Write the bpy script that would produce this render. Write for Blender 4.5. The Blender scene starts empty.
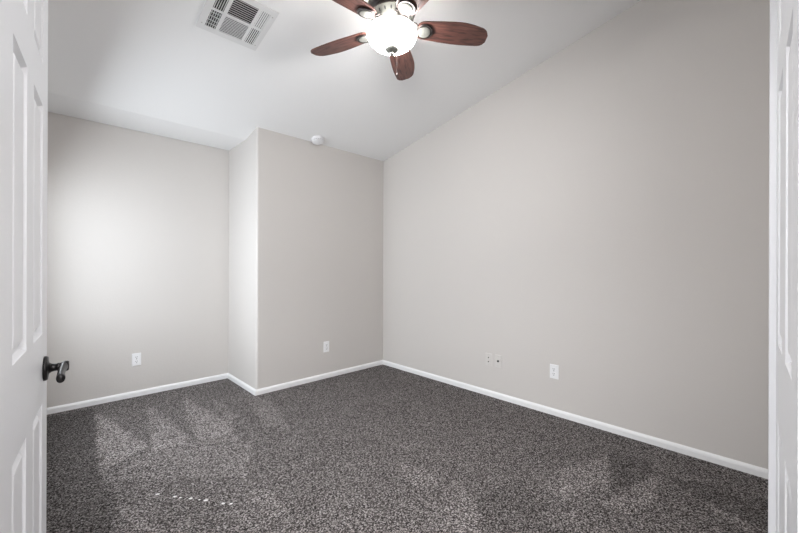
import bpy, bmesh, math, random
import numpy as np
from mathutils import Vector, Matrix
random.seed(7)
rng = np.random.default_rng(5)
scene = bpy.context.scene
C = scene.collection

# ------------------------------------------------------------------ camera
# room frame: u = x runs along the back wall to the right, v = y runs away along the
# right hand wall, z up.  The camera stands in the hall just outside the doorway.
CAM_H = 1.2
cd = bpy.data.cameras.new('camera')
cam = bpy.data.objects.new('camera', cd)
C.objects.link(cam)
cd.sensor_fit = 'HORIZONTAL'
cd.sensor_width = 36.0
cd.lens = 361.42 / 800 * 36.0
cd.clip_start = 0.02
cam.matrix_world = (Matrix.Translation((0, 0, CAM_H)) @ Matrix.Rotation(math.radians(-44.011), 4, 'Z')
                    @ Matrix.Rotation(math.radians(90), 4, 'X') @ Matrix.Rotation(math.radians(0.19), 4, 'Z'))
scene.camera = cam

# ------------------------------------------------------------------ world, light, exposure
w = bpy.data.worlds.new('world')
scene.world = w
w.use_nodes = True
bg = w.node_tree.nodes['Background']
bg.inputs[0].default_value = (0.78, 0.87, 1.0, 1)
bg.inputs[1].default_value = 1.0

scene.view_settings.view_transform = 'Standard'
scene.view_settings.look = 'None'
scene.view_settings.gamma = 1.0
scene.view_settings.use_curve_mapping = False
scene.view_settings.exposure = 0.12


def area(name, loc, direction, sx, sy, power, col):
    l = bpy.data.lights.new(name, 'AREA')
    l.shape = 'RECTANGLE'
    l.size, l.size_y, l.energy, l.color = sx, sy, power, col
    o = bpy.data.objects.new(name, l)
    C.objects.link(o)
    o.location = loc
    o.rotation_euler = Vector(direction).to_track_quat('-Z', 'Y').to_euler()
    return o


# daylight coming in through the window in the left wall, and two lamps added as fill from the hall side
WIN = (2.35, 3.65, 0.75, 2.00)          # v0, v1, z0, z1 of the window
area('window_daylight', (-0.36, (WIN[0] + WIN[1]) / 2, (WIN[2] + WIN[3]) / 2), (1, 0, -0.50), 1.30, 1.25, 43, (0.89, 0.95, 1.0))
area('hall_fill_light', (-0.35, -0.30, 2.40), (0, 0, -1), 0.8, 0.8, 72, (0.97, 0.98, 1.0))  # unseen overhead lamp, added as frontal fill through the doorway
ADDED_WIN = (0.22, 1.25, 0.95, 2.15)     # window added for fill: span along the hall's back wall, and its heights
area('hall_window_fill', (-1.009, -0.905, 1.55), (0.7272, 0.6864, 0), 1.03, 1.20, 36, (0.97, 0.985, 1.0))  # added fill lamp outside the made-up hall window behind the camera

# ------------------------------------------------------------------ helpers


def mesh_obj(name, bm, mats, parent=None, smooth=False, loc=None):
    me = bpy.data.meshes.new(name)
    bm.normal_update()
    bm.to_mesh(me)
    bm.free()
    if not isinstance(mats, (list, tuple)):
        mats = [mats]
    for m in mats:
        me.materials.append(m)
    if smooth:
        for p in me.polygons:
            p.use_smooth = True
    o = bpy.data.objects.new(name, me)
    C.objects.link(o)
    if parent:
        o.parent = parent
    if loc:
        o.location = loc
    return o


def sharp(o, deg=35):
    """smooth shading with edges kept crisp above the angle"""
    me = o.data
    for p in me.polygons:
        p.use_smooth = True
    bm = bmesh.new()
    bm.from_mesh(me)
    for e in bm.edges:
        if len(e.link_faces) == 2 and e.calc_face_angle(0) > math.radians(deg):
            e.smooth = False
    bm.to_mesh(me)
    bm.free()
    return o


def tag(o, label, cat=None, group=None, kind=None):
    o['label'] = label
    if cat:
        o['category'] = cat
    if group:
        o['group'] = group
    if kind:
        o['kind'] = kind
    return o


def empty(name, loc, label, cat, group=None, rot=None):
    o = bpy.data.objects.new(name, None)
    o.empty_display_size = 0.05
    C.objects.link(o)
    o.location = loc
    if rot is not None:
        o.rotation_euler = rot
    return tag(o, label, cat, group)


def box(bm, lo, hi, mi=0, M=None):
    x0, y0, z0 = lo
    x1, y1, z1 = hi
    co = [(x0, y0, z0), (x1, y0, z0), (x1, y1, z0), (x0, y1, z0), (x0, y0, z1), (x1, y0, z1), (x1, y1, z1), (x0, y1, z1)]
    vs = [bm.verts.new(M @ Vector(c) if M else c) for c in co]
    for f in ((0, 3, 2, 1), (4, 5, 6, 7), (0, 1, 5, 4), (1, 2, 6, 5), (2, 3, 7, 6), (3, 0, 4, 7)):
        fc = bm.faces.new([vs[i] for i in f])
        fc.material_index = mi
    return vs


def prism(bm, poly, z0, z1, mi=0):
    """vertical prism over a plan polygon (counter-clockwise); z0/z1 may be functions of (x, y)"""
    g0 = z0 if callable(z0) else (lambda x, y: z0)
    g1 = z1 if callable(z1) else (lambda x, y: z1)
    a = [bm.verts.new((x, y, g0(x, y))) for x, y in poly]
    b = [bm.verts.new((x, y, g1(x, y))) for x, y in poly]
    n = len(poly)
    bm.faces.new(a[::-1]).material_index = mi
    bm.faces.new(b).material_index = mi
    for i in range(n):
        bm.faces.new((a[i], a[(i + 1) % n], b[(i + 1) % n], b[i])).material_index = mi


def lathe(bm, prof, seg=48, M=None, mi=0, cap=True):
    """revolve (r, z) profile about z"""
    rings = []
    for r, z in prof:
        if r < 1e-6:
            v = Vector((0, 0, z))
            rings.append([bm.verts.new(M @ v if M else v)])
        else:
            ring = []
            for i in range(seg):
                t = 2 * math.pi * i / seg
                v = Vector((r * math.cos(t), r * math.sin(t), z))
                ring.append(bm.verts.new(M @ v if M else v))
            rings.append(ring)
    for a, b in zip(rings, rings[1:]):
        if len(a) == 1 and len(b) == 1:
            continue
        for i in range(seg):
            j = (i + 1) % seg
            if len(a) == 1:
                f = bm.faces.new((a[0], b[j], b[i]))
            elif len(b) == 1:
                f = bm.faces.new((a[i], a[j], b[0]))
            else:
                f = bm.faces.new((a[i], a[j], b[j], b[i]))
            f.material_index = mi
    if cap:
        for r in (rings[0], rings[-1]):
            if len(r) > 1:
                bm.faces.new(r).material_index = mi
    bmesh.ops.recalc_face_normals(bm, faces=bm.faces[:])


def tube(bm, pts, radii, seg=16, mi=0, squash=1.0):
    """sweep a circle of varying radius along a polyline"""
    pts = [Vector(p) for p in pts]
    rings = []
    up = Vector((0, 0, 1))
    for i, p in enumerate(pts):
        d = (pts[min(i + 1, len(pts) - 1)] - pts[max(i - 1, 0)]).normalized()
        s = d.cross(up)
        if s.length < 1e-3:
            s = d.cross(Vector((1, 0, 0)))
        s.normalize()
        t = s.cross(d).normalized()
        r = radii[i] if isinstance(radii, (list, tuple)) else radii
        rings.append([bm.verts.new(p + s * (r * math.cos(2 * math.pi * k / seg)) + t * (r * squash * math.sin(2 * math.pi * k / seg))) for k in range(seg)])
    for a, b in zip(rings, rings[1:]):
        for k in range(seg):
            bm.faces.new((a[k], a[(k + 1) % seg], b[(k + 1) % seg], b[k])).material_index = mi
    bm.faces.new(rings[0][::-1]).material_index = mi
    bm.faces.new(rings[-1]).material_index = mi
    bmesh.ops.recalc_face_normals(bm, faces=bm.faces[:])


def bevel(bm, width, seg=2, deg=30):
    es = [e for e in bm.edges if len(e.link_faces) == 2 and e.calc_face_angle(0) > math.radians(deg)]
    bmesh.ops.bevel(bm, geom=es, offset=width, segments=seg, affect='EDGES', profile=0.5, clamp_overlap=True)


# ------------------------------------------------------------------ materials


class NT:
    def __init__(self, name):
        self.m = bpy.data.materials.new(name)
        self.m.use_nodes = True
        self.t = self.m.node_tree
        self.b = self.t.nodes['Principled BSDF']
        self.out = self.t.nodes['Material Output']

    def n(self, typ, **kw):
        nd = self.t.nodes.new(typ)
        for k, v in kw.items():
            if hasattr(nd, k):
                setattr(nd, k, v)
            else:
                nd.inputs[k.replace('_', ' ')].default_value = v
        return nd

    def l(self, a, b):
        self.t.links.new(a, b)

    def coords(self, out='Object'):
        return self.n('ShaderNodeTexCoord').outputs[out]

    def bump(self, height, strength, dist):
        bp = self.n('ShaderNodeBump')
        bp.inputs['Strength'].default_value = strength
        bp.inputs['Distance'].default_value = dist
        self.l(height, bp.inputs['Height'])
        self.l(bp.outputs[0], self.b.inputs['Normal'])


def paint(name, col, rough=0.6, scale=90, strength=0.25, dist=0.002, spec=0.3):
    """painted surface with the slight orange-peel of roller paint"""
    k = NT(name)
    k.b.inputs['Base Color'].default_value = (*col, 1)
    k.b.inputs['Roughness'].default_value = rough
    k.b.inputs['Specular IOR Level'].default_value = spec
    if strength:
        nz = k.n('ShaderNodeTexNoise')
        nz.inputs['Scale'].default_value = scale
        nz.inputs['Detail'].default_value = 3
        k.l(k.coords(), nz.inputs['Vector'])
        k.bump(nz.outputs['Fac'], strength, dist)
    return k.m


def plain(name, col, rough=0.4, metal=0.0, spec=0.5):
    k = NT(name)
    k.b.inputs['Base Color'].default_value = (*col, 1)
    k.b.inputs['Roughness'].default_value = rough
    k.b.inputs['Metallic'].default_value = metal
    k.b.inputs['Specular IOR Level'].default_value = spec
    return k.m


def bronze(name, col, rough):
    k = NT(name)
    nz = k.n('ShaderNodeTexNoise')
    nz.inputs['Scale'].default_value = 40
    nz.inputs['Detail'].default_value = 4
    k.l(k.coords(), nz.inputs['Vector'])
    rp = k.n('ShaderNodeValToRGB')
    rp.color_ramp.elements[0].color = (*[c * 0.75 for c in col], 1)
    rp.color_ramp.elements[1].color = (*[min(1, c * 1.25) for c in col], 1)
    k.l(nz.outputs['Fac'], rp.inputs['Fac'])
    k.l(rp.outputs['Color'], k.b.inputs['Base Color'])
    k.b.inputs['Metallic'].default_value = 0.75
    k.b.inputs['Roughness'].default_value = rough
    return k.m


WALL_COL = (0.640, 0.612, 0.588)
M_wall = paint('wall_paint', WALL_COL, 0.55, 70, 0.22, 0.0025)
M_ceil = paint('ceiling_paint', (0.90, 0.90, 0.90), 0.75, 60, 0.25, 0.003)
M_trim = paint('trim_paint', (0.86, 0.86, 0.865), 0.35, 200, 0.05, 0.0005, 0.45)
M_door = paint('door_paint', (0.775, 0.785, 0.81), 0.38, 140, 0.05, 0.0006, 0.45)
M_plastic = plain('white_plastic', (0.88, 0.88, 0.89), 0.35)
M_plate = plain('painted_cover_plate', (0.67, 0.645, 0.62), 0.4)
M_slot = plain('dark_slot', (0.03, 0.03, 0.032), 0.7)
M_screw = plain('screw_metal', (0.55, 0.54, 0.52), 0.35, 0.8)
M_bronze = bronze('dark_bronze', (0.050, 0.042, 0.040), 0.38)
M_lever = bronze('blackened_bronze', (0.028, 0.026, 0.027), 0.33)
M_pewter = bronze('antique_pewter', (0.29, 0.29, 0.265), 0.5)
M_ventwhite = plain('vent_enamel', (0.78, 0.78, 0.78), 0.4)
M_duct = plain('duct_interior', (0.035, 0.034, 0.033), 0.8)
M_lint = paint('lint', (0.80, 0.79, 0.78), 0.9, 300, 0.5, 0.001)
M_subfloor = plain('subfloor', (0.2, 0.19, 0.18), 0.9)


def glass_mat():
    k = NT('window_glass')
    tr = k.n('ShaderNodeBsdfTransparent')
    gl = k.n('ShaderNodeBsdfGlossy')
    gl.inputs['Roughness'].default_value = 0.02
    mx = k.n('ShaderNodeMixShader')
    mx.inputs[0].default_value = 0.06
    k.l(tr.outputs[0], mx.inputs[1])
    k.l(gl.outputs[0], mx.inputs[2])
    k.l(mx.outputs[0], k.out.inputs['Surface'])
    return k.m


M_glass = glass_mat()


def emit(name, col, s):
    k = NT(name)
    k.b.inputs['Base Color'].default_value = (0.85, 0.83, 0.8, 1)
    k.b.inputs['Roughness'].default_value = 0.3
    k.b.inputs['Emission Color'].default_value = (*col, 1)
    k.b.inputs['Emission Strength'].default_value = s
    return k.m


M_bowl = emit('lit_frosted_glass', (1.0, 0.98, 0.965), 66.0)
M_bowl_in = emit('lit_frosted_glass_inside', (1.0, 0.99, 0.985), 18.0)
M_bulb = emit('lit_bulb', (1.0, 0.94, 0.87), 10.0)


def wood_mat():
    k = NT('mahogany_blade')
    co = k.coords()
    mp = k.n('ShaderNodeMapping')
    mp.inputs['Scale'].default_value = (3.0, 26.0, 10.0)
    k.l(co, mp.inputs['Vector'])
    nz = k.n('ShaderNodeTexNoise')
    nz.inputs['Scale'].default_value = 3.0
    nz.inputs['Detail'].default_value = 6
    nz.inputs['Distortion'].default_value = 0.8
    k.l(mp.outputs[0], nz.inputs['Vector'])
    rp = k.n('ShaderNodeValToRGB')
    e = rp.color_ramp.elements
    e[0].position, e[0].color = 0.32, (0.045, 0.017, 0.014, 1)
    e[1].position, e[1].color = 0.72, (0.190, 0.080, 0.062, 1)
    k.l(nz.outputs['Fac'], rp.inputs['Fac'])
    k.l(rp.outputs['Color'], k.b.inputs['Base Color'])
    k.b.inputs['Roughness'].default_value = 0.42
    k.bump(nz.outputs['Fac'], 0.1, 0.001)
    return k.m


M_wood = wood_mat()


def carpet_mat():
    k = NT('grey_brown_cut_pile')
    co = k.coords()
    vo = k.n('ShaderNodeTexVoronoi')             # single tufts, each its own shade of yarn
    vo.inputs['Scale'].default_value = 185
    vo.inputs['Randomness'].default_value = 1.0
    k.l(co, vo.inputs['Vector'])
    sp = k.n('ShaderNodeSeparateColor')
    k.l(vo.outputs['Color'], sp.inputs[0])
    n1 = k.n('ShaderNodeTexNoise')               # clumps of tufts
    n1.inputs['Scale'].default_value = 125
    n1.inputs['Detail'].default_value = 3
    n1.inputs['Roughness'].default_value = 0.7
    k.l(co, n1.inputs['Vector'])
    mx = k.n('ShaderNodeMath', operation='MULTIPLY_ADD')
    k.l(sp.outputs[0], mx.inputs[0])
    mx.inputs[1].default_value = 0.42
    k.l(n1.outputs['Fac'], mx.inputs[2])
    rp = k.n('ShaderNodeValToRGB')
    e = rp.color_ramp.elements
    e[0].position, e[0].color = 0.47, (0.014, 0.0118, 0.0115, 1)
    e[1].position, e[1].color = 1.0, (0.52, 0.485, 0.475, 1)
    m = e.new(0.70)
    m.color = (0.094, 0.083, 0.080, 1)
    k.l(mx.outputs[0], rp.inputs['Fac'])
    at = k.n('ShaderNodeAttribute')
    at.attribute_name = 'nap'                    # which way the pile is brushed
    n2 = k.n('ShaderNodeTexNoise')
    n2.inputs['Scale'].default_value = 3.2
    n2.inputs['Detail'].default_value = 4
    k.l(co, n2.inputs['Vector'])
    a1 = k.n('ShaderNodeMath', operation='MULTIPLY_ADD')
    k.l(n2.outputs['Fac'], a1.inputs[0])
    a1.inputs[1].default_value = 0.46
    a1.inputs[2].default_value = -0.24
    a2 = k.n('ShaderNodeMath', operation='ADD')
    k.l(a1.outputs[0], a2.inputs[0])
    k.l(at.outputs['Fac'], a2.inputs[1])
    a3 = k.n('ShaderNodeMath', operation='MULTIPLY_ADD')
    k.l(a2.outputs[0], a3.inputs[0])
    a3.inputs[1].default_value = 0.60
    a3.inputs[2].default_value = 1.0
    mu = k.n('ShaderNodeVectorMath', operation='SCALE')
    k.l(rp.outputs['Color'], mu.inputs[0])
    k.l(a3.outputs[0], mu.inputs['Scale'])
    k.l(mu.outputs[0], k.b.inputs['Base Color'])
    k.b.inputs['Roughness'].default_value = 1.0
    k.b.inputs['Specular IOR Level'].default_value = 0.1
    k.bump(mx.outputs[0], 0.8, 0.010)
    return k.m


M_carpet = carpet_mat()

# ------------------------------------------------------------------ the room shell
UR, VB, VA, UB = 2.940, 3.342, 4.067, 1.373      # right wall, back wall, alcove wall, alcove's right side
UL, VN = -0.150, -0.120                          # left wall and near wall
ZC, VK, SL = 2.4385, 3.6047, 0.2073              # flat ceiling height, where the slope starts, its pitch
DA, DB = (UL, 0.95), (0.86, VN)                  # ends of the diagonal entry wall
T = 0.10


def ceil_z(x, y):
    return ZC + max(0.0, VK - y) * SL


def struct(o, label, cat):
    return tag(o, label, cat, kind='structure')


# floor: a fine carpet sheet with a per-vertex nap direction, on a subfloor slab
NAP = [
    (1, [(0.269, 3.856), (0.473, 2.887), (0.222, 2.720), (0.212, 2.895)]),
    (0.75, [(0.603, 3.776), (0.680, 3.154), (0.702, 2.783), (0.471, 2.781), (0.535, 3.268)]),
    (0.8, [(0.885, 3.775), (0.989, 2.933), (0.941, 2.556), (0.727, 2.760), (0.785, 3.283)]),
    (0.5, [(1.065, 3.605), (1.074, 2.982), (0.992, 2.857), (1.020, 3.318)]),
    (0.4, [(1.329, 3.539), (1.406, 3.014), (1.258, 2.421), (1.157, 2.700)]),
    (-0.55, [(-0.036, 3.984), (0.258, 3.981), (0.206, 2.750), (0.283, 1.924), (-0.087, 2.130)]),
    (0.6, [(2.168, 0.877), (2.610, 0.742), (2.189, 0.617), (2.072, 0.680), (1.889, 0.764)]),
    (0.6, [(2.535, 0.470), (2.255, 0.413), (2.021, 0.482), (2.013, 0.613)]),
    (0.7, [(2.382, 0.260), (2.425, 0.240), (2.361, 0.036), (2.292, 0.067)]),
    (0.5, [(0.260, 2.343), (0.305, 2.153), (0.378, 1.834), (0.201, 2.002)]),
    (0.45, [(0.744, 1.949), (0.848, 1.874), (0.849, 1.652), (0.741, 1.659)]),
    (0.45, [(1.522, 1.614), (1.606, 1.442), (1.548, 1.279), (1.422, 1.349)]),
    (0.4, [(0.241, 2.579), (0.543, 2.935), (0.991, 2.509), (0.825, 2.088), (0.528, 2.331)]),
    (-0.4, [(2.610, 0.742), (2.659, 0.529), (2.526, 0.478), (2.157, 0.599)]),
    (-0.4, [(2.556, 0.450), (2.675, 0.012), (2.283, 0.010), (2.413, 0.263)]),
    (0.4, [(1.654, 1.256), (1.572, 1.066), (1.394, 0.918), (1.264, 1.043)]),
    (-0.3, [(1.586, 1.076), (1.903, 0.991), (1.655, 0.668), (1.410, 0.903)]),
    (0.35, [(2.039, 1.000), (2.018, 0.805), (1.919, 0.735), (1.896, 0.872)]),
    (-0.9, [(1.195, 1.918), (1.220, 1.902), (1.211, 1.865), (1.179, 1.880)]),
]


def in_poly(X, Y, poly):
    inside = np.zeros(X.shape, bool)
    n = len(poly)
    for i in range(n):
        x0, y0 = poly[i]
        x1, y1 = poly[(i + 1) % n]
        if abs(y1 - y0) < 1e-9:
            continue
        c = ((y0 > Y) != (y1 > Y)) & (X < (x1 - x0) * (Y - y0) / (y1 - y0) + x0)
        inside ^= c
    return inside


def build_floor():
    xs = np.arange(-1.40, 3.06, 0.016)
    ys = np.arange(-1.40, 4.20, 0.016)
    X, Y = np.meshgrid(xs, ys)
    nap = np.zeros(X.shape)
    wob = 0.012
    Xw = X + rng.uniform(-wob, wob, X.shape)
    Yw = Y + rng.uniform(-wob, wob, Y.shape)
    for wgt, poly in NAP:
        nap += wgt * in_poly(Xw, Yw, poly)
    nx, ny = len(xs), len(ys)
    verts = np.stack([X.ravel(), Y.ravel(), np.zeros(X.size)], 1)
    i = np.arange(nx * ny).reshape(ny, nx)
    quads = np.stack([i[:-1, :-1].ravel(), i[:-1, 1:].ravel(), i[1:, 1:].ravel(), i[1:, :-1].ravel()], 1)
    me = bpy.data.meshes.new('floor')
    me.from_pydata(verts.tolist(), [], quads.tolist())
    at = me.attributes.new('nap', 'FLOAT', 'POINT')
    at.data.foreach_set('value', nap.ravel().astype(np.float32))
    me.materials.append(M_carpet)
    o = bpy.data.objects.new('floor', me)
    C.objects.link(o)
    struct(o, 'grey brown cut pile carpet with lighter vacuum tracks', 'carpet')


build_floor()


def wall(name, p0, p1, label, openings=(), thick=T, top=ceil_z, breaks=(), mat=M_wall):
    """slab wall; the room is on the LEFT going from p0 to p1; openings = (s0, s1, z0, z1) along it"""
    a, b = Vector(p0), Vector(p1)
    d = (b - a)
    L = d.length
    d.normalize()
    n = Vector((d.y, -d.x))                      # away from the room
    st = sorted(set([0.0, L] + [s for o in openings for s in o[:2]] + list(breaks)))
    bm = bmesh.new()
    for s0, s1 in zip(st, st[1:]):
        iv = [(0.0, None)]
        for o in openings:
            if o[0] <= s0 + 1e-6 and o[1] >= s1 - 1e-6:
                iv = ([(0.0, o[2])] if o[2] > 0 else []) + [(o[3], None)]
        q0, q1 = a + d * s0, a + d * s1
        r1, r0 = q1 + n * thick, q0 + n * thick
        for z0, z1 in iv:
            lo = [bm.verts.new((q.x, q.y, z0)) for q in (q0, q1, r1, r0)]
            if z1 is None:
                hz = [top(q0.x, q0.y), top(q1.x, q1.y), top(q1.x, q1.y), top(q0.x, q0.y)]
            else:
                hz = [z1] * 4
            hi = [bm.verts.new((q.x, q.y, h)) for q, h in zip((q0, q1, r1, r0), hz)]
            bm.faces.new(lo)
            bm.faces.new(hi[::-1])
            for i in range(4):
                bm.faces.new((lo[i], hi[i], hi[(i + 1) % 4], lo[(i + 1) % 4]))
    bmesh.ops.recalc_face_normals(bm, faces=bm.faces[:])
    return struct(mesh_obj(name, bm, mat), label, 'wall')


WLEN = 4.067 - 0.95
wall('wall_right', (UR, VN), (UR, VB), 'long warm white wall on the right rising with the sloped ceiling')
wall('wall_left', (UL, VA), DA, 'warm white window wall behind the open left door',
     openings=((VA - WIN[1], VA - WIN[0], WIN[2], WIN[3]),), breaks=(VA - VK,))
wall('wall_near', DB, (UR, VN), 'warm white wall behind the open right door')
wall('wall_alcove', (UB, VA), (UL, VA), 'pale far wall of the alcove under the low flat ceiling')

# the boxed-out corner: back wall with a rounded outside corner, and its return into the alcove
RB = 0.022
bm = bmesh.new()
poly = [(UR, VB), (UR, VB + T), (UB + T, VB + T)]
for i in range(7):
    t = math.radians(45 * i / 6)
    poly.append((UB + RB - RB * math.cos(math.radians(45) + t),
                 VB + RB - RB * math.sin(math.radians(45) + t)))
prism(bm, poly, 0.0, ceil_z)
bmesh.ops.recalc_face_normals(bm, faces=bm.faces[:])
struct(sharp(mesh_obj('wall_back', bm, M_wall), 30), 'grey shaded front of the boxed-out corner at the back', 'wall')
bm = bmesh.new()
poly = [(UB + T, VB + T), (UB + T, VK), (UB + T, VA), (UB, VA), (UB, VK)]
for i in range(7):
    t = math.radians(45 * i / 6)
    poly.append((UB + RB - RB * math.cos(t), VB + RB - RB * math.sin(t)))
prism(bm, poly, 0.0, ceil_z)
bmesh.ops.recalc_face_normals(bm, faces=bm.faces[:])
struct(sharp(mesh_obj('wall_return', bm, M_wall), 30), 'short bright side of the boxed-out corner facing the alcove', 'wall')

# ceiling: low flat strip over the alcove, then a slope rising towards the doorway
bm = bmesh.new()
x0, x1, y0, y1 = UL - 0.22, UR + 0.2, VN - 0.2, VA + 0.2
prof = [(y1, ZC), (VK, ZC), (y0, ceil_z(0, y0)), (y0, ceil_z(0, y0) + 0.12), (VK, ZC + 0.12), (y1, ZC + 0.12)]
a = [bm.verts.new((x0, y, z)) for y, z in prof]
b = [bm.verts.new((x1, y, z)) for y, z in prof]
for i in range(6):
    j = (i + 1) % 6
    bm.faces.new((a[i], a[j], b[j], b[i]))
for s in (a, b):
    bm.faces.new((s[0], s[1], s[4], s[5]))
    bm.faces.new((s[1], s[2], s[3], s[4]))
bmesh.ops.recalc_face_normals(bm, faces=bm.faces[:])
struct(mesh_obj('ceiling', bm, M_ceil), 'white sloped ceiling with a low flat strip over the alcove', 'ceiling')

# diagonal entry wall with the double doorway, and the hall behind it
ED = (Vector(DB) - Vector(DA))
EL = ED.length
ED.normalize()
EN = Vector((ED.y, -ED.x))                       # towards the hall
EN = EN if EN.dot(Vector((-1, -1))) > 0 else -EN
OP0, OP1, OPZ = 0.105, 1.365, 2.065
wall('wall_entry', DA, DB, 'diagonal wall holding the double doorway', openings=((OP0, OP1, 0.0, OPZ),), thick=0.12)


def flat_top(x, y):
    return 2.45


h0 = Vector(DA) + EN * 0.12
h1 = Vector(DB) + EN * 0.12
g0, g1 = h0 + EN * 1.25, h1 + EN * 1.25
wall('wall_hall_left', h0, g0, 'hall wall left of the doorway', top=flat_top)
wall('wall_hall_back', g0, g1, 'hall wall facing the doorway', top=flat_top, openings=(ADDED_WIN,))
wall('wall_hall_right', g1, h1, 'hall wall right of the doorway', top=flat_top)
bm = bmesh.new()
prism(bm, [tuple(p) for p in (h0, g0, g1, h1)], 2.45, 2.55)
bmesh.ops.recalc_face_normals(bm, faces=bm.faces[:])
struct(mesh_obj('ceiling_hall', bm, M_ceil), 'flat white hall ceiling outside the doorway', 'ceiling')


# baseboards: low white moulding with an eased top edge
def baseboard(name, p0, p1, label, m0=0.0, m1=0.0, h=0.052, th=0.013):
    a, b = Vector(p0), Vector(p1)
    d = (b - a).normalized()
    n = Vector((-d.y, d.x))                      # into the room (left)
    pr = [(0, 0), (th, 0), (th, h * 0.62), (th * 0.8, h * 0.80), (th * 0.45, h * 0.93), (th * 0.3, h), (0, h)]
    bm = bmesh.new()
    e0 = [bm.verts.new((*(a + d * (m0 * o) + n * o), z)) for o, z in pr]
    e1 = [bm.verts.new((*(b - d * (m1 * o) + n * o), z)) for o, z in pr]
    k = len(pr)
    for i in range(k):
        bm.faces.new((e0[i], e0[(i + 1) % k], e1[(i + 1) % k], e1[i]))
    bm.faces.new(e0)
    bm.faces.new(e1)
    bmesh.ops.recalc_face_normals(bm, faces=bm.faces[:])
    return struct(mesh_obj(name, bm, M_trim), label, 'baseboard')


baseboard('baseboard_right', (UR, VN), (UR, VB), 'white baseboard along the long right wall', 1, 1)
baseboard('baseboard_back', (UR, VB), (UB, VB), 'white baseboard along the shaded back wall', 1, -1)
baseboard('baseboard_return', (UB, VB), (UB, VA), 'white baseboard along the short bright return', -1, 1)
baseboard('baseboard_alcove', (UB, VA), (UL, VA), 'white baseboard along the far alcove wall', 1, 1)
baseboard('baseboard_left', (UL, VA), DA, 'white baseboard behind the open left door', 1, 0.4)
baseboard('baseboard_near', DB, (UR, VN), 'white baseboard behind the open right door', 0.4, 1)

# door casing and jambs of the double doorway
def along(s, o=0.0):
    p = Vector(DA) + ED * s - EN * o             # o > 0 is into the room
    return p


ME = Matrix(((ED.x, -EN.x, 0, DA[0]), (ED.y, -EN.y, 0, DA[1]), (0, 0, 1, 0), (0, 0, 0, 1)))
bm = bmesh.new()
box(bm, (OP0, -0.125, 0), (OP0 + 0.018, 0.0, OPZ), 0, ME)
box(bm, (OP1 - 0.018, -0.125, 0), (OP1, 0.0, OPZ), 0, ME)
box(bm, (OP0 + 0.018, -0.125, OPZ - 0.018), (OP1 - 0.018, 0.0, OPZ), 0, ME)
bmesh.ops.recalc_face_normals(bm, faces=bm.faces[:])
struct(mesh_obj('trim_1', bm, M_trim), 'white jamb lining the double doorway', 'door jamb')
bm = bmesh.new()
for y0, y1 in ((0.0, 0.012), (-0.137, -0.12)):
    box(bm, (OP0 - 0.055, y0, 0), (OP0 + 0.008, y1, OPZ + 0.05), 0, ME)
    box(bm, (OP1 - 0.008, y0, 0), (OP1 + 0.055, y1, OPZ + 0.05), 0, ME)
    box(bm, (OP0 + 0.008, y0, OPZ - 0.01), (OP1 - 0.008, y1, OPZ + 0.05), 0, ME)
bmesh.ops.recalc_face_normals(bm, faces=bm.faces[:])
struct(mesh_obj('trim_2', bm, M_trim), 'white casing around the double doorway', 'door casing')


# windows: one in the left wall (behind the open left door), one added at the end of the hall for fill light
def win(name, centre, yaw, hw, h, label):
    """local x points into the room, y along the wall, origin at the middle of the opening's bottom edge"""
    root = bpy.data.objects.new(name, None)
    C.objects.link(root)
    root.location = centre
    root.rotation_euler = (0, 0, yaw)
    struct(root, label, 'window')
    bm = bmesh.new()
    f = 0.045
    for lo, hi in (((-0.085, -hw, 0), (-0.04, -hw + f, h)), ((-0.085, hw - f, 0), (-0.04, hw, h)),
                   ((-0.085, -hw + f, 0), (-0.04, hw - f, f)), ((-0.085, -hw + f, h - f), (-0.04, hw - f, h)),
                   ((-0.08, -0.02, f), (-0.045, 0.02, h - f))):
        box(bm, lo, hi)
    mesh_obj('window_frame', bm, M_trim, root)
    for s in (-1, 1):
        bm = bmesh.new()
        y = sorted((s * 0.02, s * (hw - f)))
        box(bm, (-0.065, y[0], f), (-0.060, y[1], h - f))
        mesh_obj('window_pane', bm, M_glass, root)
    bm = bmesh.new()
    box(bm, (-0.04, -hw - 0.04, -0.02), (0.03, hw + 0.04, 0.0))
    bevel(bm, 0.004)
    mesh_obj('window_sill', bm, M_trim, root)


win('window_1', (UL, (WIN[0] + WIN[1]) / 2, WIN[2]), 0.0, (WIN[1] - WIN[0]) / 2, WIN[3] - WIN[2], 'white framed window in the left wall behind the open door')
hc = g0 + (g1 - g0).normalized() * (ADDED_WIN[0] + ADDED_WIN[1]) / 2
win('added_window_2', (hc.x, hc.y, ADDED_WIN[2]), math.atan2(-EN.y, -EN.x), (ADDED_WIN[1] - ADDED_WIN[0]) / 2, ADDED_WIN[3] - ADDED_WIN[2], 'added white framed window in the hall for fill light, facing the doorway')

# ------------------------------------------------------------------ six-panel doors
DW, DH, DT = 0.605, 2.035, 0.035
XS = [0.0, 0.112, 0.262, 0.355, 0.505, DW]       # hinge stile, panel, mullion, panel, lock stile
ZS = [0.0, 0.240, 0.815, 1.002, 1.618, 1.730, 1.915, DH - 0.012]
STEP = [(0.0, 0.0), (0.003, -0.0040), (0.008, -0.0105), (0.012, -0.0118), (0.016, -0.0112), (0.028, -0.0022), (0.033, -0.0014)]


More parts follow.
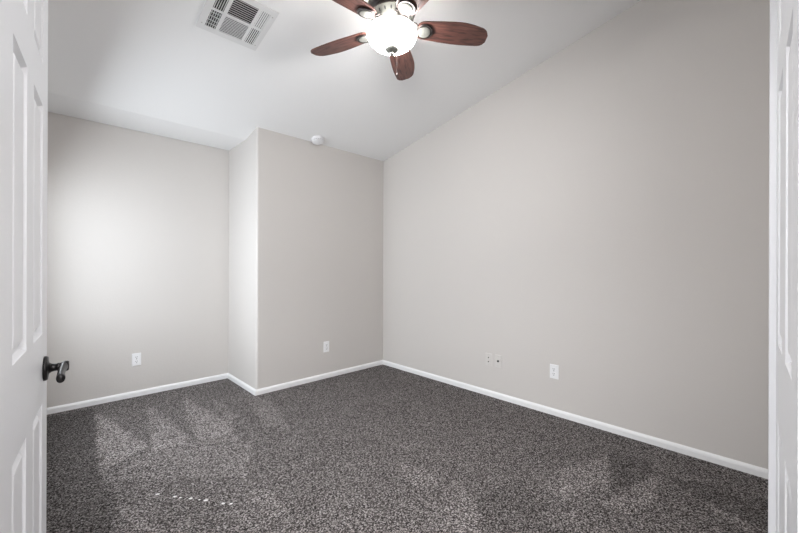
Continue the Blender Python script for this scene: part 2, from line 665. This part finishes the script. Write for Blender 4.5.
def door_mesh():
    bm = bmesh.new()
    for side in (0, 1):
        def P(x, z, dy):
            return bm.verts.new((x, (-dy) if side == 0 else DT + dy, z))
        for i in range(5):
            for j in range(7):
                xa, xb, za, zb = XS[i], XS[i + 1], ZS[j], ZS[j + 1]
                if i in (1, 3) and j in (1, 3, 5):
                    rings = []
                    for o, dy in STEP:
                        rings.append([P(xa + o, za + o, dy), P(xb - o, za + o, dy), P(xb - o, zb - o, dy), P(xa + o, zb - o, dy)])
                    for r0, r1 in zip(rings, rings[1:]):
                        for k in range(4):
                            bm.faces.new((r0[k], r0[(k + 1) % 4], r1[(k + 1) % 4], r1[k]))
                    bm.faces.new(rings[-1])
                else:
                    bm.faces.new((P(xa, za, 0), P(xb, za, 0), P(xb, zb, 0), P(xa, zb, 0)))
    top = ZS[-1]
    for q in (((0, 0, 0), (0, DT, 0), (0, DT, top), (0, 0, top)), ((DW, 0, 0), (DW, DT, 0), (DW, DT, top), (DW, 0, top)),
              ((0, 0, 0), (DW, 0, 0), (DW, DT, 0), (0, DT, 0)), ((0, 0, top), (DW, 0, top), (DW, DT, top), (0, DT, top))):
        bm.faces.new([bm.verts.new(c) for c in q])
    bmesh.ops.remove_doubles(bm, verts=bm.verts[:], dist=1e-5)
    bmesh.ops.recalc_face_normals(bm, faces=bm.faces[:])
    return bm


def door(name, hinge, compass_deg, mirror, label):
    """compass: degrees clockwise from +v that the leaf points to, from hinge to free edge.
    local x along the leaf, local y from the visible face into its thickness"""
    t = math.radians(compass_deg)
    d = Vector((math.sin(t), math.cos(t), 0))
    back = Vector((-d.y, d.x, 0)) if not mirror else Vector((d.y, -d.x, 0))
    M = Matrix(((d.x, back.x, 0, hinge[0]), (d.y, back.y, 0, hinge[1]), (0, 0, 1, 0.012), (0, 0, 0, 1)))
    root = bpy.data.objects.new(name, None)
    C.objects.link(root)
    root.location = (hinge[0], hinge[1], 0.012)
    struct(root, label, 'door')
    ML = Matrix.Translation((-hinge[0], -hinge[1], -0.012)) @ M

    def put(part, bm, mat, parent=root, smooth=False):
        bmesh.ops.transform(bm, matrix=ML, verts=bm.verts[:])
        bmesh.ops.recalc_face_normals(bm, faces=bm.faces[:])
        return mesh_obj(part, bm, mat, parent, smooth)

    put('door_leaf', door_mesh(), M_door)
    for zc in (0.20, 1.02, 1.84):                # butt hinges in the gap at the jamb
        bm = bmesh.new()
        lathe(bm, [(0.0055, -0.045), (0.0055, 0.045), (0.004, 0.049)], 12, Matrix.Translation((-0.006, DT + 0.003, zc)))
        box(bm, (-0.002, 0.004, zc - 0.044), (0.0, DT, zc + 0.044))
        put('hinge', bm, M_lever)
    return root, put


ld, put = door('door_1', (-0.061, 0.866), 5.06, False, 'open white six-panel door on the left with a dark lever')
KX, KZ = DW - 0.062, 0.9015
for side in (1, -1):                             # lever set on both faces
    y0 = 0.0 if side == 1 else DT

    def Y(v):
        return y0 - side * v
    R = Matrix.Translation((KX, y0, KZ)) @ Matrix.Rotation(math.radians(90 * side), 4, 'X')
    bm = bmesh.new()
    lathe(bm, [(0.0, 0.0), (0.0335, 0.0), (0.0335, 0.005), (0.0315, 0.008), (0.022, 0.0092), (0.0150, 0.011), (0.0120, 0.0155)], 40, R)
    h = put('lever_handle', bm, M_lever, smooth=True)
    h['label'] = 'dark bronze lever handle' if side == 1 else 'dark bronze lever handle on the far face'
    bm = bmesh.new()
    lathe(bm, [(0.0125, 0.011), (0.0105, 0.020), (0.0100, 0.027), (0.0114, 0.0275), (0.0114, 0.031), (0.0104, 0.0315), (0.0125, 0.036), (0.0145, 0.043), (0.0140, 0.049), (0.0120, 0.0515), (0.0, 0.052)], 28, R)
    put('neck', bm, M_lever, h, True)
    bm = bmesh.new()
    pts, rad = [], []
    for i in range(15):
        t = i / 14
        pts.append((KX - 0.108 * t, Y(0.042 - 0.002 * math.sin(math.pi * t)), KZ + 0.001 - 0.012 * t ** 1.5))
        rad.append(0.0098 - 0.0016 * math.sin(math.pi * t) if t < 0.95 else 0.0085)
    tube(bm, pts, rad, 18, 0, 1.25)
    put('lever', bm, M_lever, h, True)
bm = bmesh.new()                                 # latch plate on the free edge
box(bm, (DW, 0.005, KZ - 0.028), (DW + 0.0015, 0.030, KZ + 0.028))
box(bm, (DW, 0.011, KZ - 0.009), (DW + 0.010, 0.024, KZ + 0.009))
put('latch', bm, M_lever)

rd, put = door('door_2', (0.7663, -0.0243), 88.05, True, 'open white six-panel door on the right with an edge strip')
bm = bmesh.new()                                 # strip that closes the gap between the leaves
box(bm, (DW - 0.012, -0.0130, 0.0), (DW + 0.016, 0.0, DH - 0.012))
bevel(bm, 0.0015, 1)
put('edge_strip', bm, M_door)

# ------------------------------------------------------------------ outlets and wall plates

def face_matrix(normal):
    """columns: right, up, normal for a plate hanging on a wall"""
    n = Vector(normal)
    up = Vector((0, 0, 1))
    r = up.cross(n)
    return Matrix((r, up, n)).transposed().to_4x4()


def plate_mesh(wd=0.070, ht=0.114, th=0.006):
    bm = bmesh.new()
    box(bm, (-wd / 2, -ht / 2, 0), (wd / 2, ht / 2, th))
    es = [e for e in bm.edges if all(v.co.z > th - 1e-5 for v in e.verts)]
    bmesh.ops.bevel(bm, geom=es, offset=0.0035, segments=3, affect='EDGES')
    return bm


def on_wall(name, loc, normal, label, cat, group):
    r = empty(name, loc, label, cat, group)
    r.rotation_euler = face_matrix(normal).to_euler()
    return r


def screw(parent, x, y, z=0.006):
    bm = bmesh.new()
    lathe(bm, [(0.0034, z - 0.001), (0.0034, z + 0.0006), (0.0022, z + 0.0013), (0.0, z + 0.0013)], 14, Matrix.Translation((x, y, 0)))
    mesh_obj('screw', bm, M_screw, parent, True)


def duplex(loc, normal, label):
    root = on_wall('wall_outlet', loc, normal, label, 'outlet', 'duplex outlets')
    mesh_obj('cover_plate', plate_mesh(), M_plastic, root)
    for s in (1, -1):
        cy = s * 0.0195
        bm = bmesh.new()
        pts = []
        for i in range(28):
            t = 2 * math.pi * i / 28
            pts.append((0.0172 * math.cos(t), max(-0.0145, min(0.0145, 0.0172 * math.sin(t)))))
        a = [bm.verts.new((x, cy + y, 0.004)) for x, y in pts]
        b = [bm.verts.new((x, cy + y, 0.0078)) for x, y in pts]
        bm.faces.new(b)
        for i in range(28):
            bm.faces.new((a[i], a[(i + 1) % 28], b[(i + 1) % 28], b[i]))
        bmesh.ops.recalc_face_normals(bm, faces=bm.faces[:])
        rc = mesh_obj('receptacle', bm, M_plastic, root)
        for lo, hi in (((-0.0078, cy - 0.001, 0.007), (-0.0048, cy + 0.008, 0.0084)), ((0.0048, cy + 0.0005, 0.007), (0.0078, cy + 0.008, 0.0084))):
            bm = bmesh.new()
            box(bm, lo, hi)
            mesh_obj('slot', bm, M_slot, rc)
        bm = bmesh.new()
        lathe(bm, [(0.0, 0.007), (0.0032, 0.007), (0.0032, 0.0084), (0.0, 0.0084)], 14, Matrix.Translation((0, cy - 0.0085, 0)))
        mesh_obj('ground_hole', bm, M_slot, rc)
    screw(root, 0, 0)
    return root


duplex((0.568, VA, 0.339), (0, -1, 0), 'white duplex outlet low on the pale far alcove wall')
duplex((2.131, VB, 0.336), (0, -1, 0), 'white duplex outlet low on the grey boxed-out wall')
duplex((UR, 1.238, 0.352), (-1, 0, 0), 'bright white duplex outlet low on the long right wall')

r = on_wall('jack_plate', (UR, 1.845, 0.337), (-1, 0, 0), 'wall coloured plate with two sockets, nearer the room corner', 'wall plate', 'low voltage plates')
mesh_obj('cover_plate', plate_mesh(), M_plate, r)
for s in (1, -1):
    bm = bmesh.new()
    box(bm, (-0.0085, s * 0.019 - 0.008, 0.004), (0.0085, s * 0.019 + 0.008, 0.0085))
    j = mesh_obj('jack', bm, M_plate, r)
    bm = bmesh.new()
    box(bm, (-0.0060, s * 0.019 - 0.0055, 0.008), (0.0060, s * 0.019 + 0.0055, 0.0090))
    mesh_obj('jack_opening', bm, M_slot, j)
for s in (1, -1):
    screw(r, 0, s * 0.0475)
r = on_wall('cable_plate', (UR, 1.746, 0.340), (-1, 0, 0), 'wall coloured plate with one dark cable socket in its middle', 'wall plate', 'low voltage plates')
mesh_obj('cover_plate', plate_mesh(), M_plate, r)
bm = bmesh.new()
lathe(bm, [(0.0095, 0.004), (0.0095, 0.009), (0.0062, 0.009), (0.0062, 0.017), (0.0, 0.017)], 18)
mesh_obj('cable_socket', bm, M_slot, r, False)
for s in (1, -1):
    screw(r, 0, s * 0.042)

# ------------------------------------------------------------------ ceiling things
SLOPE = math.atan(SL)
# a thing on the slope: local x = u, local z = out of the ceiling (down)
def ceil_rot():
    n = Vector((0, -SL, -1)).normalized()
    x = Vector((1, 0, 0))
    y = n.cross(x)
    return Matrix((x, y, n)).transposed().to_euler()


# smoke detector
sx, sy = 1.970, 3.266
sd = empty('smoke_detector', (sx, sy, ceil_z(sx, sy)), 'small round white smoke detector on the ceiling above the boxed-out wall', 'smoke detector', rot=ceil_rot())
bm = bmesh.new()
lathe(bm, [(0.0, 0.0), (0.066, 0.0), (0.068, 0.004), (0.066, 0.010), (0.0, 0.010)], 40)
sharp(mesh_obj('base', bm, M_plastic, sd))
bm = bmesh.new()
lathe(bm, [(0.0, 0.010), (0.060, 0.010), (0.060, 0.020), (0.0555, 0.0215), (0.0555, 0.0255), (0.060, 0.027), (0.058, 0.034), (0.048, 0.040), (0.025, 0.0425), (0.0, 0.043)], 40)
cv = sharp(mesh_obj('cover', bm, M_plastic, sd), 25)
for i in range(16):
    t = 2 * math.pi * i / 16
    bm = bmesh.new()
    box(bm, (0.0550, -0.0065, 0.0218), (0.0566, 0.0065, 0.0252), 0, Matrix.Rotation(t, 4, 'Z'))
    mesh_obj('sounder_slot', bm, M_slot, cv)
bm = bmesh.new()
lathe(bm, [(0.0, 0.0415), (0.011, 0.0415), (0.011, 0.0445), (0.009, 0.0452), (0.0, 0.0452)], 20, Matrix.Translation((0.012, 0.006, 0)))
mesh_obj('test_button', bm, M_plastic, sd, True)

# supply vent
vx, vy = 0.817, 2.286
vt = empty('ceiling_vent', (vx, vy, ceil_z(vx, vy)), 'white square louvred air vent on the ceiling left of the fan', 'vent', rot=ceil_rot())
VW, VH = 0.366, 0.366
xcols = [(-0.143, -0.083), (-0.063, 0.075), (0.092, 0.148)]
yrow = [(-0.145, -0.008), (0.008, 0.145)]
bm = bmesh.new()
xe = sorted([-VW / 2, VW / 2] + [x for c in xcols for x in c])
ye = sorted([-VH / 2, VH / 2] + [y for c in yrow for y in c])
for i in range(len(xe) - 1):
    for j in range(len(ye) - 1):
        if (xe[i], xe[i + 1]) in xcols and (ye[j], ye[j + 1]) in yrow:
            continue
        box(bm, (xe[i], ye[j], 0.0035), (xe[i + 1], ye[j + 1], 0.0075))
bmesh.ops.remove_doubles(bm, verts=bm.verts[:], dist=1e-6)
for lo, hi in (((-VW / 2, -VH / 2, 0), (VW / 2, -VH / 2 + 0.004, 0.0035)), ((-VW / 2, VH / 2 - 0.004, 0), (VW / 2, VH / 2, 0.0035)),
               ((-VW / 2, -VH / 2 + 0.004, 0), (-VW / 2 + 0.004, VH / 2 - 0.004, 0.0035)), ((VW / 2 - 0.004, -VH / 2 + 0.004, 0), (VW / 2, VH / 2 - 0.004, 0.0035))):
    box(bm, lo, hi)
mesh_obj('vent_frame', bm, M_ventwhite, vt)
bm = bmesh.new()
box(bm, (-0.155, -0.155, 0.0002), (0.155, 0.155, 0.0012))
mesh_obj('duct_opening', bm, M_duct, vt, False)['label'] = 'dark duct behind the louvres'
# louvres: the outer columns carry blades across u, the middle ones across v, each bank tipped its own way
for ci, (xa, xb) in enumerate(xcols):
    for ri, (ya, yb) in enumerate(yrow):
        if ci == 1:
            n = 9 if ri == 1 else 12
            tilt = 0.62 if ri == 1 else 0.32
            hw = 0.0058 if ri == 1 else 0.0043
            for k in range(n):
                y = ya + (yb - ya) * (k + 0.5) / n
                bm = bmesh.new()
                box(bm, (xa, -hw, -0.0004), (xb, hw, 0.0004), 0, Matrix.Translation((0, y, 0.0058)) @ Matrix.Rotation(tilt, 4, 'X'))
                mesh_obj('louvre', bm, M_ventwhite, vt)
        else:
            n = 5
            tilt = 0.75 if ci == 0 else -0.3
            hw = 0.0045 if ci == 0 else (0.0039 if ri else 0.0028)
            for k in range(n):
                x = xa + (xb - xa) * (k + 0.5) / n
                bm = bmesh.new()
                box(bm, (-hw, ya, -0.0004), (hw, yb, 0.0004), 0, Matrix.Translation((x, 0, 0.0058)) @ Matrix.Rotation(tilt, 4, 'Y'))
                mesh_obj('louvre', bm, M_ventwhite, vt)
            if ci == 0 and ri == 0:
                for k in range(4):               # damper bars seen through the open bank
                    y = ya + (yb - ya) * (k + 0.7) / 4.4
                    bm = bmesh.new()
                    box(bm, (xa, y - 0.003, 0.0013), (xb, y + 0.003, 0.0021))
                    mesh_obj('damper_bar', bm, M_ventwhite, vt)
for x, y in ((-0.163, 0.135), (0.163, 0.135), (-0.163, -0.135), (0.163, -0.135)):
    bm = bmesh.new()
    lathe(bm, [(0.0042, 0.0070), (0.0042, 0.0083), (0.0025, 0.0092), (0.0, 0.0092)], 14, Matrix.Translation((x, y, 0)))
    mesh_obj('screw', bm, M_screw, vt, True)

# ------------------------------------------------------------------ ceiling fan with bowl light
FX, FY, FZ = 1.428, 1.552, 2.594                 # fan axis, height of the blades
FC = ceil_z(FX, FY)
fan = empty('ceiling_fan', (FX, FY, FC), 'ceiling fan with five dark reddish wood blades and a glowing white bowl light', 'ceiling fan')
zf = FZ - FC                                     # blade plane in the fan's frame

bm = bmesh.new()
Mc = Matrix.Rotation(-SLOPE, 4, 'X')
lathe(bm, [(0.0, 0.0), (0.070, 0.0), (0.072, -0.010), (0.066, -0.035), (0.045, -0.060), (0.026, -0.068), (0.0, -0.068)], 40, Mc)
sharp(mesh_obj('canopy', bm, M_bronze, fan))
bm = bmesh.new()
lathe(bm, [(0.0125, -0.055), (0.0125, zf + 0.185)], 20)
sharp(mesh_obj('downrod', bm, M_bronze, fan))
bm = bmesh.new()
lathe(bm, [(0.0, zf + 0.190), (0.024, zf + 0.190), (0.030, zf + 0.180), (0.060, zf + 0.172), (0.115, zf + 0.158), (0.138, zf + 0.138), (0.142, zf + 0.110),
           (0.136, zf + 0.082), (0.124, zf + 0.070), (0.128, zf + 0.066), (0.128, zf + 0.060), (0.0, zf + 0.060)], 56)
mh = sharp(mesh_obj('motor_housing', bm, M_bronze, fan), 40)
bm = bmesh.new()
lathe(bm, [(0.0, zf + 0.060), (0.122, zf + 0.060), (0.118, zf + 0.054), (0.104, zf + 0.030), (0.098, zf + 0.018), (0.0, zf + 0.018)], 56)
mh = sharp(mesh_obj('vent_ring', bm, M_pewter, fan), 40)
mh['label'] = 'pale metal ring with dark cooling slots'
for i in range(20):                              # cooling slots round the lower flare
    t = 2 * math.pi * (i + 0.5) / 20
    bm = bmesh.new()
    M = Matrix.Rotation(t, 4, 'Z') @ Matrix.Translation((0.1115, 0, zf + 0.042)) @ Matrix.Rotation(math.radians(30), 4, 'Y')
    lathe(bm, [(0.0, -0.0012), (1.0, -0.0012), (1.0, 0.0012), (0.0, 0.0012)], 16,
          M @ Matrix.Rotation(math.radians(90), 4, 'Y') @ Matrix.Diagonal((0.0095, 0.0042, 1, 1)))
    mesh_obj('cooling_slot', bm, M_slot, mh)
bm = bmesh.new()
lathe(bm, [(0.0, zf + 0.018), (0.080, zf + 0.018), (0.082, zf + 0.010), (0.076, zf - 0.016), (0.100, zf - 0.022), (0.100, zf - 0.028), (0.0, zf - 0.028)], 48)
sharp(mesh_obj('switch_housing', bm, M_pewter, fan), 40)
bm = bmesh.new()
lathe(bm, [(0.006, zf - 0.028), (0.006, zf - 0.124)], 12)
mesh_obj('centre_stem', bm, M_bronze, fan, True)

zl = zf - 0.016                                  # the light kit hangs a little under the blades
# light bowl: a real open shell, lit bulbs standing inside it
bm = bmesh.new()
po = [(0.1435, zl - 0.012), (0.145, zl - 0.020), (0.144, zl - 0.030), (0.140, zl - 0.045), (0.130, zl - 0.063), (0.113, zl - 0.081), (0.090, zl - 0.095), (0.060, zl - 0.104), (0.030, zl - 0.109), (0.008, zl - 0.111)]
pi_ = [(r - 0.004 if r > 0.02 else r, z + 0.004) for r, z in po][::-1]
lathe(bm, po + pi_, 64, cap=False)
bowl = sharp(mesh_obj('light_bowl', bm, [M_bowl, M_bowl_in], fan), 60)
for p in bowl.data.polygons:                     # the face turned to the fan's axis is the inside
    if p.normal.z > 0 or (p.normal.x * p.center.x + p.normal.y * p.center.y) < 0:
        p.material_index = 1
bowl['label'] = 'glowing white frosted glass bowl'
bm = bmesh.new()
lathe(bm, [(0.0, zl - 0.106), (0.036, zl - 0.107), (0.040, zl - 0.111), (0.038, zl - 0.117), (0.030, zl - 0.124), (0.018, zl - 0.129), (0.013, zl - 0.134), (0.014, zl - 0.138), (0.010, zl - 0.146), (0.0, zl - 0.149)], 32)
sharp(mesh_obj('finial', bm, M_pewter, fan), 50)
for s in (0, 1, 2):
    t = math.radians(20 + 120 * s)
    bm = bmesh.new()
    bmesh.ops.create_uvsphere(bm, u_segments=20, v_segments=12, radius=0.026)
    bmesh.ops.translate(bm, verts=bm.verts[:], vec=(0.085 * math.cos(t), 0.085 * math.sin(t), zl - 0.046))
    mesh_obj('bulb', bm, M_bulb, fan, True)
# pull chain with its small end piece
bm = bmesh.new()
cx, cy = 0.086, 0.048
for k in range(44):
    z = zl - 0.002 - 0.0045 * k
    bmesh.ops.create_icosphere(bm, subdivisions=1, radius=0.0016, matrix=Matrix.Translation((cx, cy, z)))
ch = mesh_obj('pull_chain', bm, M_bronze, fan, True)
bm = bmesh.new()
zt = zl - 0.002 - 0.0045 * 44
lathe(bm, [(0.0, zt + 0.004), (0.0025, zt), (0.0045, zt - 0.012), (0.003, zt - 0.020), (0.0, zt - 0.022)], 14, Matrix.Translation((cx, cy, 0)))
mesh_obj('chain_end', bm, M_bronze, ch, True)

# blades
RB0, RB1 = 0.150, 0.580


def blade_mesh():
    n = 34
    prof = []
    for i in range(n + 1):
        x = RB0 + (RB1 - RB0) * i / n
        t = i / n
        wdt = 0.058 + 0.020 * math.sin(math.pi * min(1.0, t / 1.25)) ** 1.2
        if t > 0.90:
            q = (t - 0.90) / 0.10
            wdt -= 0.020 * q ** 2
            if q > 0.6:
                wdt -= 0.010 * ((q - 0.6) / 0.4) ** 2
        if t < 0.08:
            q = (0.08 - t) / 0.08
            wdt -= 0.020 * q ** 2
        prof.append((x, wdt))
    bm = bmesh.new()
    th = 0.0035
    def lead(x, wd):                             # the leading edge sweeps in towards the tip
        t = (x - RB0) / (RB1 - RB0)
        return -(wd - 0.030 * max(0.0, (t - 0.55) / 0.45) ** 1.7)
    up = [(x, wd) for x, wd in prof] + [(x, lead(x, wd)) for x, wd in prof[::-1]]
    a = [bm.verts.new((x, y, -th)) for x, y in up]
    b = [bm.verts.new((x, y, th)) for x, y in up]
    bm.faces.new(a[::-1])
    bm.faces.new(b)
    k = len(up)
    for i in range(k):
        bm.faces.new((a[i], a[(i + 1) % k], b[(i + 1) % k], b[i]))
    bmesh.ops.recalc_face_normals(bm, faces=bm.faces[:])
    return bm


def iron_mesh():
    """blade iron: arm from the motor to a ring plate under the blade's root"""
    bm = bmesh.new()
    tube(bm, [(0.070, 0, 0.022), (0.100, 0, 0.014), (0.125, 0, -0.002), (0.150, 0, -0.0095)], [0.016, 0.014, 0.013, 0.014], 16, 0, 0.45)
    for s in (1, -1):                            # side scrolls
        pts = [(0.108 + 0.050 * q, s * (0.012 + 0.030 * math.sin(math.pi * q)), 0.010 - 0.020 * q) for q in [i / 10 for i in range(11)]]
        tube(bm, pts, 0.0045, 10)
    lathe(bm, [(0.0, -0.0042), (0.052, -0.0042), (0.055, -0.009), (0.050, -0.0145), (0.042, -0.0125), (0.0, -0.0125)], 36,
          Matrix.Translation((0.192, 0, 0)) @ Matrix.Diagonal((0.92, 0.95, 1, 1)))
    return bm


def medallion_mesh():
    bm = bmesh.new()
    lathe(bm, [(0.0, -0.0120), (0.0385, -0.0120), (0.0385, -0.0150), (0.030, -0.0175), (0.0, -0.0185)], 32,
          Matrix.Translation((0.190, 0, 0)) @ Matrix.Diagonal((0.92, 0.95, 1, 1)))
    return bm


PITCH = math.radians(-12)
proto = None
for i in range(5):
    comp = math.radians(44.0 + 10.0 + 72 * i)     # compass bearing of this blade
    rz = math.pi / 2 - comp
    if proto is None:
        bl = mesh_obj('blade', blade_mesh(), M_wood, fan)
        ir = mesh_obj('blade_iron', iron_mesh(), M_bronze, bl)
        sharp(ir, 40)
        md = mesh_obj('medallion', medallion_mesh(), M_pewter, bl)
        sharp(md, 40)
        proto = (bl, ir, md)
    else:
        bl = proto[0].copy()
        C.objects.link(bl)
        for p in proto[1:]:
            c = p.copy()
            C.objects.link(c)
            c.parent = bl
    bl.parent = fan
    bl.matrix_local = Matrix.Translation((0, 0, zf)) @ Matrix.Rotation(rz, 4, 'Z') @ Matrix.Rotation(PITCH, 4, 'X')

# ------------------------------------------------------------------ specks of lint in a row on the carpet
FLECKS = [(0.405, 2.241, 0.0105, 'farthest left white lint speck, standing alone at the end of the row on the carpet'),
          (0.466, 2.157, 0.0095, 'second white lint speck from the left end of the row on the carpet'),
          (0.484, 2.128, 0.0070, 'third white lint speck from the left end of the row on the carpet'),
          (0.520, 2.083, 0.0105, 'fourth white lint speck from the left end of the row on the carpet'),
          (0.550, 2.044, 0.0055, 'tiniest white lint speck, just left of the brightest one in the carpet row'),
          (0.572, 2.012, 0.0115, 'brightest white lint speck right of the middle of the row on the carpet'),
          (0.628, 1.927, 0.0095, 'second white lint speck from the right end of the row on the carpet'),
          (0.655, 1.897, 0.0085, 'last white lint speck at the right end of the row on the carpet')]
for x, y, r, lab in FLECKS:
    bm = bmesh.new()
    bmesh.ops.create_icosphere(bm, subdivisions=2, radius=1.0)
    for v in bm.verts:
        v.co *= 1 + random.uniform(-0.18, 0.18)
    bmesh.ops.transform(bm, matrix=Matrix.Rotation(math.radians(-44 + random.uniform(-8, 22)), 4, 'Z') @ Matrix.Diagonal((r, r * 0.55, r * 0.32, 1)), verts=bm.verts[:])
    lo = min(v.co.z for v in bm.verts)
    o = mesh_obj('lint_speck', bm, M_lint, None, True, (x, y, -lo))
    tag(o, lab, 'lint', 'row of lint specks')
